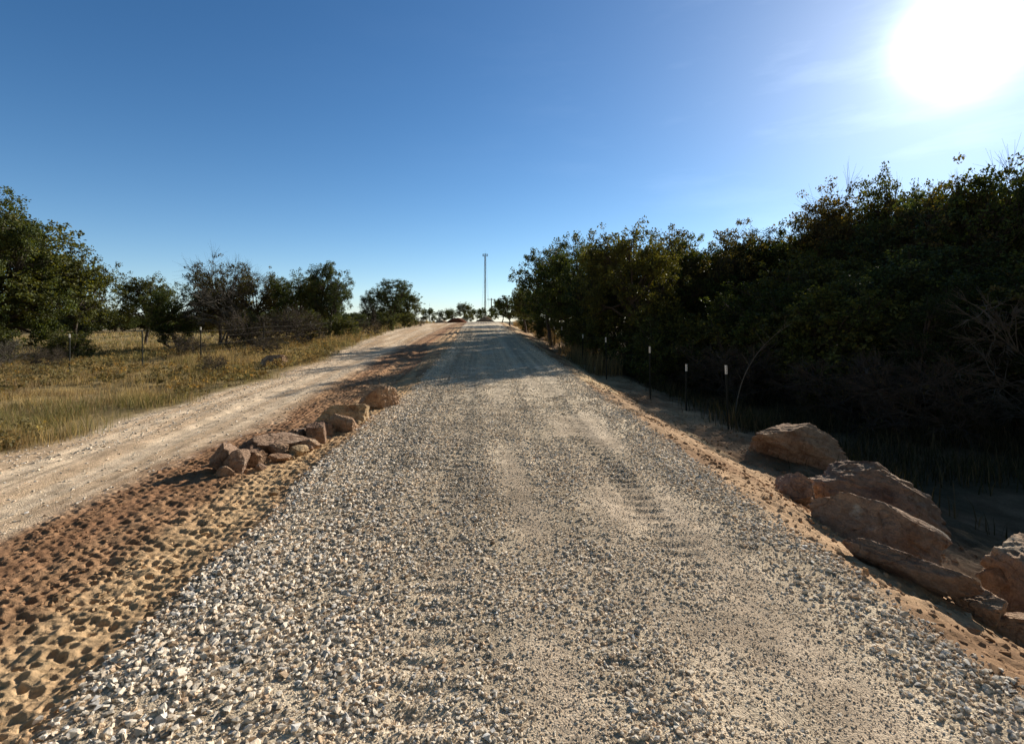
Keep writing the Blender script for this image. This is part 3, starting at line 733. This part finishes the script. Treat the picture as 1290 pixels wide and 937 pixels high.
for kind, x, y, H, lb in [
    ('scrub', -12.6, 24.0, 2.0, 'brown twiggy shrub in the weeds beside the old road'), ('scrub', -11.3, 26.5, 2.2, 'taller twiggy shrub nearer the dark oaks'),
    ('bush', -12.2, 30.0, 1.9, 'green bush in front of the dark pair of oaks'), ('bush', -10.3, 31.5, 1.6, 'green bush at the edge of the old road'),
    ('scrub', -9.8, 35.5, 1.3, 'rusty low shrub where the old road bends'), ('bush', -15.5, 31.0, 2.2, 'green bush beside the pale leafless tree'),
    ('scrub', -13.4, 21.0, 1.1, 'low grey shrub by the wire fence'), ('scrub', -9.8, 20.5, .9, 'low weed clump behind the brown boulder'),
    ('barebush', -22.5, 22.5, 1.5, 'grey leafless brush at the foot of the biggest oak'),
    ('bush', -23.0, 26.5, 1.8, 'leafy bush below the right side of the biggest oak'), ('bush', -24.3, 23.3, 2.4, 'leafy bush under the biggest oak'),
    ('bush', -27.5, 24.0, 3.0, 'leafy bush at the left edge under the oaks'), ('dwarf', -18.2, 35.4, 2.4, 'dwarf oak under the half bare oaks'), ('dwarf', -23.8, 36, 2.2, 'dwarf oak under the spreading oak'),
    ('bush', -10.6, 43, 1.4, 'small bush left of the far bend'), ('bush', -10.4, 50, 1.6, 'small bush just before the dark clump'), ('scrub', -9.9, 54, 1.1, 'dry shrub at the bend below the dark clump'),
    ('scrub', -8.6, 14.6, .7, 'small weed clump in front of the brown boulder'), ('scrub', -16.5, 18.0, 1.0, 'grey weed clump behind the wire fence')]:
    plant(kind, x, y, H, lb, 'bush', {'scrub': 'scrub', 'bush': 'bush', 'barebush': 'bare_bush', 'dwarf': 'dwarf_oak'}[kind], 'bushes in the left field', 1, None, kind == 'barebush')
# far trees
for kind, x, y, H, lb in [('dwarf', -17.2, 103, 3.6, 'leftmost small tree standing on the crest skyline'), ('dwarf', -15.0, 112, 3.4, 'flat dark tree on the skyline left of the dirt mound'),
    ('oakA', -13.0, 108, 3.5, 'dark round tree on the skyline behind the dirt mound'), ('oakB', -9.0, 96, 4.0, 'airy tree on the skyline right of the dirt mound'),
    ('dwarf', -6.4, 92, 2.7, 'low tree on the skyline in line with the road'), ('dwarf', -4.1, 84, 2.6, 'low tree on the skyline below the tower'), ('bush', -6.9, 80, 1.5, 'low bush at the crest left of the tower')]:
    plant(kind, x, y, H, lb, 'tree' if kind != 'bush' else 'bush', 'oak_tree' if kind != 'bush' else 'bush', 'small trees along the crest skyline')
rt = np.random.default_rng(77)
for i in range(46):
    px = -1.04+i*.0185; y = 98+16*rt.random(); hh_ = 3.6+1.7*rt.random()
    if -.70 < px < -.615: hh_ = 2.6
    plant(('oakC', 'bush', 'dwarf', 'bush', 'oakD')[i % 5], px*y, y, hh_, 'small dark tree in the far tree line beyond the left field', 'tree', 'oak_tree', 'far tree line beyond the field', 1.5)
for i in range(14):
    y = 75+8*rt.random(); plant(('oakB', 'oakD', 'oakC')[i % 3], 2+i*4.5, y-i*1.2, 4+rt.random(), 'oak in the far right thicket behind the nearer trees', 'tree', 'oak_tree', 'oaks of the far right thicket', 1.1)
# ------------------------------------------------------------------ dirt mounds at the crest
def mound(x, y, rx, ry, h, c, label, seed):
    th = np.linspace(0, 2*np.pi, 49)[:-1]; rr = np.linspace(0, 1, 16)
    X = rr[:, None]*np.cos(th)*rx; Y = rr[:, None]*np.sin(th)*ry
    Z = h*(1-rr[:, None]**1.6)*(.75+.6*fbm(X*1.5+seed, Y*1.5, 3)); Z = Z*np.sqrt(np.clip(1-rr[:, None]**4, 0, 1))-.06
    V = np.stack([X, Y, Z], -1).reshape(-1, 3); i = np.arange(15)[:, None]*48; j = np.arange(48)[None]; k = (j+1) % 48
    F = np.stack([i+j, i+k, i+48+k, i+48+j], -1).reshape(-1, 4)
    o = link('dirt_mound', make_mesh('dirt_mound', V, F, M['dirt'], np.array(c)[None]*(.7+.6*fbm(V[:, 0]*3, V[:, 1]*3, 3))[:, None], True), None, (x, y, float(height(x, y, False))))
    tag(o, label, 'dirt mound')
mound(-7.6, 70, 1.7, 1.2, .75, (.20, .075, .04), 'dark red dirt mound at the crest where the strip ends', 3)
mound(-3.9, 74, 1.6, 1.2, .75, (.36, .24, .15), 'tan dirt mound beside the crest of the gravel road', 9)
mound(-9.9, 72, 1.3, 1.0, .5, (.45, .33, .22), 'pale low mound at the crest left of the red one', 15)
# ------------------------------------------------------------------ tower
def lattice(t, h, w0, w1, step, rad):
    A, B = [], []
    ang = [R(90), R(210), R(330)]
    def cn(z, k): w = lerp(w0, w1, z/h)/1.732; return (w*math.cos(ang[k]), w*math.sin(ang[k]), z)
    n = int(h/step)
    for i in range(n):
        z0, z1 = i*step, (i+1)*step
        for k in range(3):
            A += [cn(z0, k), cn(z0, k), cn(z0, (k+1) % 3), cn(z0, k)]; B += [cn(z1, k), cn(z1, (k+1) % 3), cn(z1, k), cn(z0, (k+1) % 3)]
    return tubes(A, B, [rad]*len(A), [rad]*len(A), 4)
tx, ty = -26.4, 500.
tz = float(height(tx, ty, False))
tw = empty('radio_tower', (tx, ty, tz-2)); tag(tw, 'tall slender guyed lattice tower with antennas at its top, beyond the crest', 'tower')
V, F = lattice(tw, 69.5, 1.5, 1.5, 2.4, .085); link('mast', make_mesh('mast', V, F, M['steel']), tw)
th = np.linspace(0, 2*np.pi, 13)
for z in (67.2, 68.8):
    A = [(2.3*math.cos(a), 2.3*math.sin(a), z) for a in th[:-1]]; B = [(2.3*math.cos(a), 2.3*math.sin(a), z) for a in th[1:]]
    A += [(0, 0, z)]*3; B += [(2.3*math.cos(a), 2.3*math.sin(a), z) for a in (0, 2.09, 4.19)]
    V, F = tubes(A, B, [.07]*len(A), [.07]*len(A), 4); link('platform_ring', make_mesh('platform_ring', V, F, M['dark']), tw)
for k in range(9):
    a = k*2*math.pi/9; V, F = box(0, 0, 0, .42, .2, 2.3); c, s = math.cos(a+1.57), math.sin(a+1.57)
    V = np.stack([V[:, 0]*c-V[:, 1]*s+2.55*math.cos(a), V[:, 0]*s+V[:, 1]*c+2.55*math.sin(a), V[:, 2]+68], -1)
    link('antenna_panel', make_mesh('antenna_panel', V, F, M['dark']), tw)
V, F = tubes([(0, 0, 69)], [(0, 0, 73)], [.06], [.03], 5); link('lightning_rod', make_mesh('lightning_rod', V, F, M['dark']), tw)
for k in range(3):
    a = R(100+120*k); A = []; B = []
    for z, d in ((24, 5), (46, 5.2), (66, 5.4)): A.append((.8*math.cos(a), .8*math.sin(a), z)); B.append((d*math.cos(a), d*math.sin(a), 0))
    V, F = tubes(A, B, [.045]*3, [.045]*3, 4); link('guy_wire', make_mesh('guy_wire', V, F, M['steel']), tw)
t2 = empty('radio_mast', (-40.6, 250., float(height(-40.6, 250, False))-1)); tag(t2, 'thin distant aerial mast above the skyline trees', 'mast')
V, F = lattice(t2, 9.5, .5, .4, 1.2, .04); link('mast_frame', make_mesh('mast_frame', V, F, M['steel']), t2)
V, F = tubes([(0, 0, 9.3), (-.5, 0, 8.4)], [(0, 0, 11), (.5, 0, 8.4)], [.04, .04], [.03, .04], 5); link('aerial', make_mesh('aerial', V, F, M['dark']), t2)
# utility pole
up = empty('utility_pole', (-3.9, 96., float(height(-3.9, 96, False)))); tag(up, 'wooden utility pole with one crossarm showing over the right-hand trees at the crest', 'utility pole')
V, F = tubes([(0, 0, -.3)], [(0, 0, 4.6)], [.12], [.09], 8); link('pole', make_mesh('pole', V, F, M['wood']), up)
V, F = box(0, -.12, 4.35, 1.5, .1, .1); link('crossarm', make_mesh('crossarm', V, F, M['wood']), up)
for k in (-.65, 0, .65):
    V, F = tubes([(k, -.12, 4.4)], [(k, -.12, 4.54)], [.04], [.03], 6); link('insulator', make_mesh('insulator', V, F, M['dark']), up)
# ------------------------------------------------------------------ sheds far across the field
def shed(x, y, L, D, hw, hr, label, rz=0):
    s = empty('shed', (x, y, float(height(x, y, False))), rz); tag(s, label, 'shed')
    V, F = box(0, 0, hw/2, L, D, hw); link('wall', make_mesh('wall', V, F, M['shedwall']), s)
    V = np.array([[-L/2-.3, -D/2-.3, hw+.02], [L/2+.3, -D/2-.3, hw+.02], [L/2+.3, 0, hr], [-L/2-.3, 0, hr], [-L/2-.3, D/2+.3, hw+.02], [L/2+.3, D/2+.3, hw+.02],
                  [-L/2-.3, -D/2-.3, hw+.1], [L/2+.3, -D/2-.3, hw+.1], [L/2+.3, 0, hr+.1], [-L/2-.3, 0, hr+.1], [-L/2-.3, D/2+.3, hw+.1], [L/2+.3, D/2+.3, hw+.1]])
    F = np.array([[0, 3, 2, 1], [3, 4, 5, 2], [6, 7, 8, 9], [9, 8, 11, 10], [0, 1, 7, 6], [4, 10, 11, 5], [0, 6, 9, 3], [3, 9, 10, 4], [1, 2, 8, 7], [2, 5, 11, 8]])
    link('roof', make_mesh('roof', V, F, M['roofwhite']), s)
    for k in (-1, 0, 1):
        V, F = box(k*L*.28, -D/2-.03, hw*.42, L*.16, .06, hw*.8); link('door', make_mesh('door', V, F, M['dark']), s)
shed(-83, 127, 8.5, 7, 2.9, 3.85, 'long low shed with a white roof beyond the middle group of oaks')
shed(-104, 126, 5, 4, 2.1, 2.8, 'small pale shed far off beside the biggest oak', .2)

# ------------------------------------------------------------------ grass
def blades(name, X, Y, Hs, colr, label, cat='grass', width=.006, lean=.35, seed=3, mat='grass'):
    r = np.random.default_rng(seed); n = len(X)
    Z = height(X, Y, False)-.02
    a = r.uniform(0, 6.28, n); d = np.stack([np.cos(a), np.sin(a)], -1)
    b = a+np.pi/2+r.normal(size=n)*.5; w = np.stack([np.cos(b), np.sin(b)], -1)*(width*r.uniform(.6, 1.4, n))[:, None]
    L = (Hs*lean*r.uniform(.2, 1.6, n))[:, None]
    base = np.stack([X, Y, Z], -1)
    def pt(f, hz, ws):
        p = base.copy(); p[:, :2] += d*L*f+w*ws; p[:, 2] += Hs*hz; return p
    V = np.stack([pt(0, 0, -1), pt(0, 0, 1), pt(.3, .55, .8), pt(.3, .55, -.8), pt(1, 1, .12), pt(1, 1, -.12)], 1).reshape(-1, 3)
    o = (np.arange(n)*6)[:, None]
    F = np.concatenate([o+[0, 1, 2, 3], o+[3, 2, 4, 5]])
    ob = link(name, make_mesh(name, V, F, M[mat], np.repeat(colr, 6, 0)))
    return tag(ob, label, cat, None, 'stuff')
r = np.random.default_rng(31)
XX, YY, HH, WW = [], [], [], []
for (y0, y1, umax, dens, w, tall) in [(4, 12, 9, 1150, .0028, .26), (12, 20, 17, 560, .0045, .34), (20, 34, 27, 220, .008, .40), (34, 60, 40, 40, .016, .45), (60, 120, 60, 6, .05, .5)]:
    n = int((y1-y0)*umax*dens); y = r.uniform(y0, y1, n); t = r.random(n)
    u = oL(y)+.35-umax*t*(1-0*t)
    cl = fbm(u*1.3, y*1.3, 4); c2 = fbm(u*.22+3, y*.22, 3)
    k = r.random(n) < sstep(.40, .66, cl)*sstep(-.1, 1.2, t*umax)+.06*sstep(.1, .6, t*umax); y, u, cl, c2 = y[k], u[k], cl[k], c2[k]
    XX.append(u+center(y)); YY.append(y); HH.append(.68*tall*(.5+.9*cl)*r.uniform(.35, 1.45, len(y))*(.25+1.3*c2)); WW.append(np.full(len(y), w))
XX, YY, HH, WW = map(np.concatenate, (XX, YY, HH, WW))
print('grass', len(XX))
tone = fbm(XX*.35+40, YY*.35, 3)[:, None]
t2_ = fbm(XX*1.6+9, YY*1.6, 3)[:, None]
gc = np.where(r.random(len(XX))[:, None] < sstep(.35, .7, tone)*.6+.1, [[.21, .20, .08]], np.where(t2_ > .54, [[.34, .25, .14]], [[.50, .38, .19]]))*r.uniform(.45, 1.3, (len(XX), 1))
blades('dry_grass', XX, YY, HH, gc, 'dry golden grass and weeds filling the field left of the old road', width=WW)
# weeds: leafy little plants between the blades
n = 1700; y = 5+r.random(n)**1.3*40; u = oL(y)-.1-r.random(n)**1.2*(4+y*.75)
k = fbm(u*.35+80, y*.35, 3) > .42; y, u = y[k], u[k]; X = u+center(y); Z = height(X, y, False)
hh = r.uniform(.12, .5, len(y)); C0 = np.repeat(np.stack([X, y, Z], -1), 5, 0); hr = np.repeat(hh, 5)
C0 = C0+r.normal(size=C0.shape)*np.stack([hr*.45, hr*.45, hr*0], -1); C0[:, 2] += hr*r.uniform(.3, 1., len(hr))
Vw, Fw, Cw = leafcloud(C0, 14, .10, .05, r, (.17, .15, .075), .35)
Cw = Cw*np.repeat(np.where(r.random(len(y)) < .4, 1.3, .8), 5*14*4)[:, None]*np.where(np.repeat(r.random(len(y)) < .35, 5*14*4)[:, None], [[1.3, 1.05, .85]], [[1, 1, 1]])
tag(link('weeds', make_mesh('weeds', Vw, Fw, M['grass'], Cw)), 'low olive and brown weeds growing through the dry grass field', 'weeds', None, 'stuff')
# dark undergrowth on the right
n = 120000; y = r.uniform(1.5, 26, n)**1.0; u = 4.3+r.random(n)**1.3*14
k = r.random(n) < sstep(.36, .62, fbm(u*.9+70, y*.9, 4))*sstep(4.2, 6.2, u)*(.12+.88*sstep(6.5, 11, y)); y, u = y[k], u[k]
gc = np.where(r.random(len(y))[:, None] < .5, [[.06, .06, .028]], [[.15, .115, .065]])*r.uniform(.5, 1.2, (len(y), 1))
blades('undergrowth', u+center(y), y, r.uniform(.12, .5, len(y))*(.5+fbm(u, y, 2)), gc, 'dark weeds and dry grass under the trees at right', width=.007, seed=4)
n = 9000; y = 18+r.random(n)**1.2*45; u = 3.6+r.random(n)*2.2
k = r.random(n) < sstep(.45, .6, fbm(u*1.2+170, y*.5, 3)); y, u = y[k], u[k]
gc = np.array([[.34, .24, .12]])*r.uniform(.5, 1.2, (len(y), 1))
blades('tall_dry_grass', u+center(y), y, r.uniform(.3, .9, len(y)), gc, 'tall tan grass along the foot of the far right trees', width=.012, seed=5)
# ------------------------------------------------------------------ light, sky, camera
SD = np.array([566., 640., 358.]); SD /= np.linalg.norm(SD)
EL = math.asin(SD[2]); AZ = math.atan2(SD[0], SD[1])
w = bpy.data.worlds.new('World'); scene.world = w; w.use_nodes = True
nt = w.node_tree; nt.nodes.clear()
def N(t, **k):
    x = nt.nodes.new(t)
    for a, b in k.items(): setattr(x, a, b)
    return x
def mth(op, a, b=None, c=None):
    m = N('ShaderNodeMath', operation=op)
    for s, v in zip(m.inputs, (a, b, c)):
        if v is None: continue
        if isinstance(v, (int, float)): s.default_value = v
        else: nt.links.new(v, s)
    return m.outputs[0]
sky = N('ShaderNodeTexSky', sky_type='NISHITA'); sky.sun_disc = False
sky.sun_elevation = EL; sky.sun_rotation = AZ; sky.altitude = 300; sky.air_density = 1.; sky.dust_density = .15; sky.ozone_density = 3.5
bg = N('ShaderNodeBackground'); bg.inputs[1].default_value = .10
hs = N('ShaderNodeHueSaturation'); hs.inputs['Hue'].default_value = .502; hs.inputs['Saturation'].default_value = 1.25; hs.inputs['Value'].default_value = 1.06
nt.links.new(sky.outputs[0], hs.inputs['Color']); 
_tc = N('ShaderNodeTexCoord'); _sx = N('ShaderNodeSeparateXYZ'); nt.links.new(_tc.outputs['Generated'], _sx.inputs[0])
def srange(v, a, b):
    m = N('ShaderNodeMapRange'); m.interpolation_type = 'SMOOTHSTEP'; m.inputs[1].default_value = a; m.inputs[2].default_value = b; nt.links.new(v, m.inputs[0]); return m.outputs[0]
# added warm, dim tint on unseen sky overhead and behind camera, cutting blue fill
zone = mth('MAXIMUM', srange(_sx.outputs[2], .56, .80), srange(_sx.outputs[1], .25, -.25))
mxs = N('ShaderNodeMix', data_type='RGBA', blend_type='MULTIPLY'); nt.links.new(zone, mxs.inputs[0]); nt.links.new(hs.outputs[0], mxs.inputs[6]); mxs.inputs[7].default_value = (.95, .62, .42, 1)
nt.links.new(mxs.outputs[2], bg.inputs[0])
tc = N('ShaderNodeTexCoord'); dp = N('ShaderNodeVectorMath', operation='DOT_PRODUCT'); dp.inputs[1].default_value = tuple(SD)
nrm = N('ShaderNodeVectorMath', operation='NORMALIZE'); nt.links.new(tc.outputs['Generated'], nrm.inputs[0]); nt.links.new(nrm.outputs[0], dp.inputs[0])
ang = mth('MULTIPLY', mth('ARCCOSINE', mth('MINIMUM', dp.outputs['Value'], .99999)), 57.2958)
core = mth('MULTIPLY', mth('EXPONENT', mth('MULTIPLY', mth('POWER', mth('DIVIDE', ang, 3.0), 2.), -1.)), 2.6)
mid = mth('MULTIPLY', mth('EXPONENT', mth('DIVIDE', ang, -7.5)), .5)
wide = mth('MULTIPLY', mth('EXPONENT', mth('DIVIDE', ang, -24.)), .16)
# faint cirrus streaks
mp = N('ShaderNodeMapping'); mp.inputs['Scale'].default_value = (3.2, 1.2, 13); mp.inputs['Rotation'].default_value = (.2, .5, .3); nt.links.new(nrm.outputs[0], mp.inputs[0])
cn = N('ShaderNodeTexNoise'); cn.inputs['Scale'].default_value = 1.6; cn.inputs['Detail'].default_value = 7; cn.inputs['Roughness'].default_value = .58; nt.links.new(mp.outputs[0], cn.inputs['Vector'])
cl = mth('MULTIPLY', mth('MULTIPLY', mth('MAXIMUM', mth('SUBTRACT', cn.outputs['Fac'], .5), 0.), 1.1), mth('EXPONENT', mth('DIVIDE', ang, -12.)))
em = N('ShaderNodeBackground'); em.inputs[0].default_value = (.93, .97, 1., 1)
nt.links.new(mth('ADD', mth('ADD', mth('ADD', core, mid), wide), cl), em.inputs[1])
sx = N('ShaderNodeSeparateXYZ'); nt.links.new(nrm.outputs[0], sx.inputs[0])
hz = N('ShaderNodeBackground')
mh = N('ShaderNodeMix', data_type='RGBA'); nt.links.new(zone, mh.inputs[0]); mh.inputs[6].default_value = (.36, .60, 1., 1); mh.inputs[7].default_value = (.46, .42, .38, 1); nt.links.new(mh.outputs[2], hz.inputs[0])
nt.links.new(mth('MULTIPLY', mth('EXPONENT', mth('DIVIDE', mth('MAXIMUM', sx.outputs[2], 0.), -.17)), .36), hz.inputs[1])
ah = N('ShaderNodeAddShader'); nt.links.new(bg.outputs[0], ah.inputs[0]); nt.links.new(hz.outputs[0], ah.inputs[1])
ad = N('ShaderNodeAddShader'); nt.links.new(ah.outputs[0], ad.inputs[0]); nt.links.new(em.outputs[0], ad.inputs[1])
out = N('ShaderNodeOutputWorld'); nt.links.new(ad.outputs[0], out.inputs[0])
sl = bpy.data.lights.new('sun', 'SUN'); sl.energy = 6.8; sl.angle = R(.55); sl.color = (1., .91, .77)
so = bpy.data.objects.new('sun', sl); COL.objects.link(so)
from mathutils import Vector
so.rotation_euler = Vector(tuple(SD)).to_track_quat('Z', 'Y').to_euler(); so.location = (20, 20, 20)
cd = bpy.data.cameras.new('camera'); co_ = bpy.data.objects.new('camera', cd); COL.objects.link(co_)
cd.sensor_width = 36; cd.lens = 640/1290*36; cd.shift_y = -63.5/1290; cd.clip_end = 9000; cd.clip_start = .05
co_.location = (0, 0, 1.8); co_.rotation_euler = (R(90), 0, 0)
scene.camera = co_
scene.view_settings.view_transform = 'Standard'; scene.view_settings.look = 'None'; scene.view_settings.exposure = 0; scene.view_settings.gamma = 1
scene.cycles.max_bounces = 6; scene.cycles.transparent_max_bounces = 8
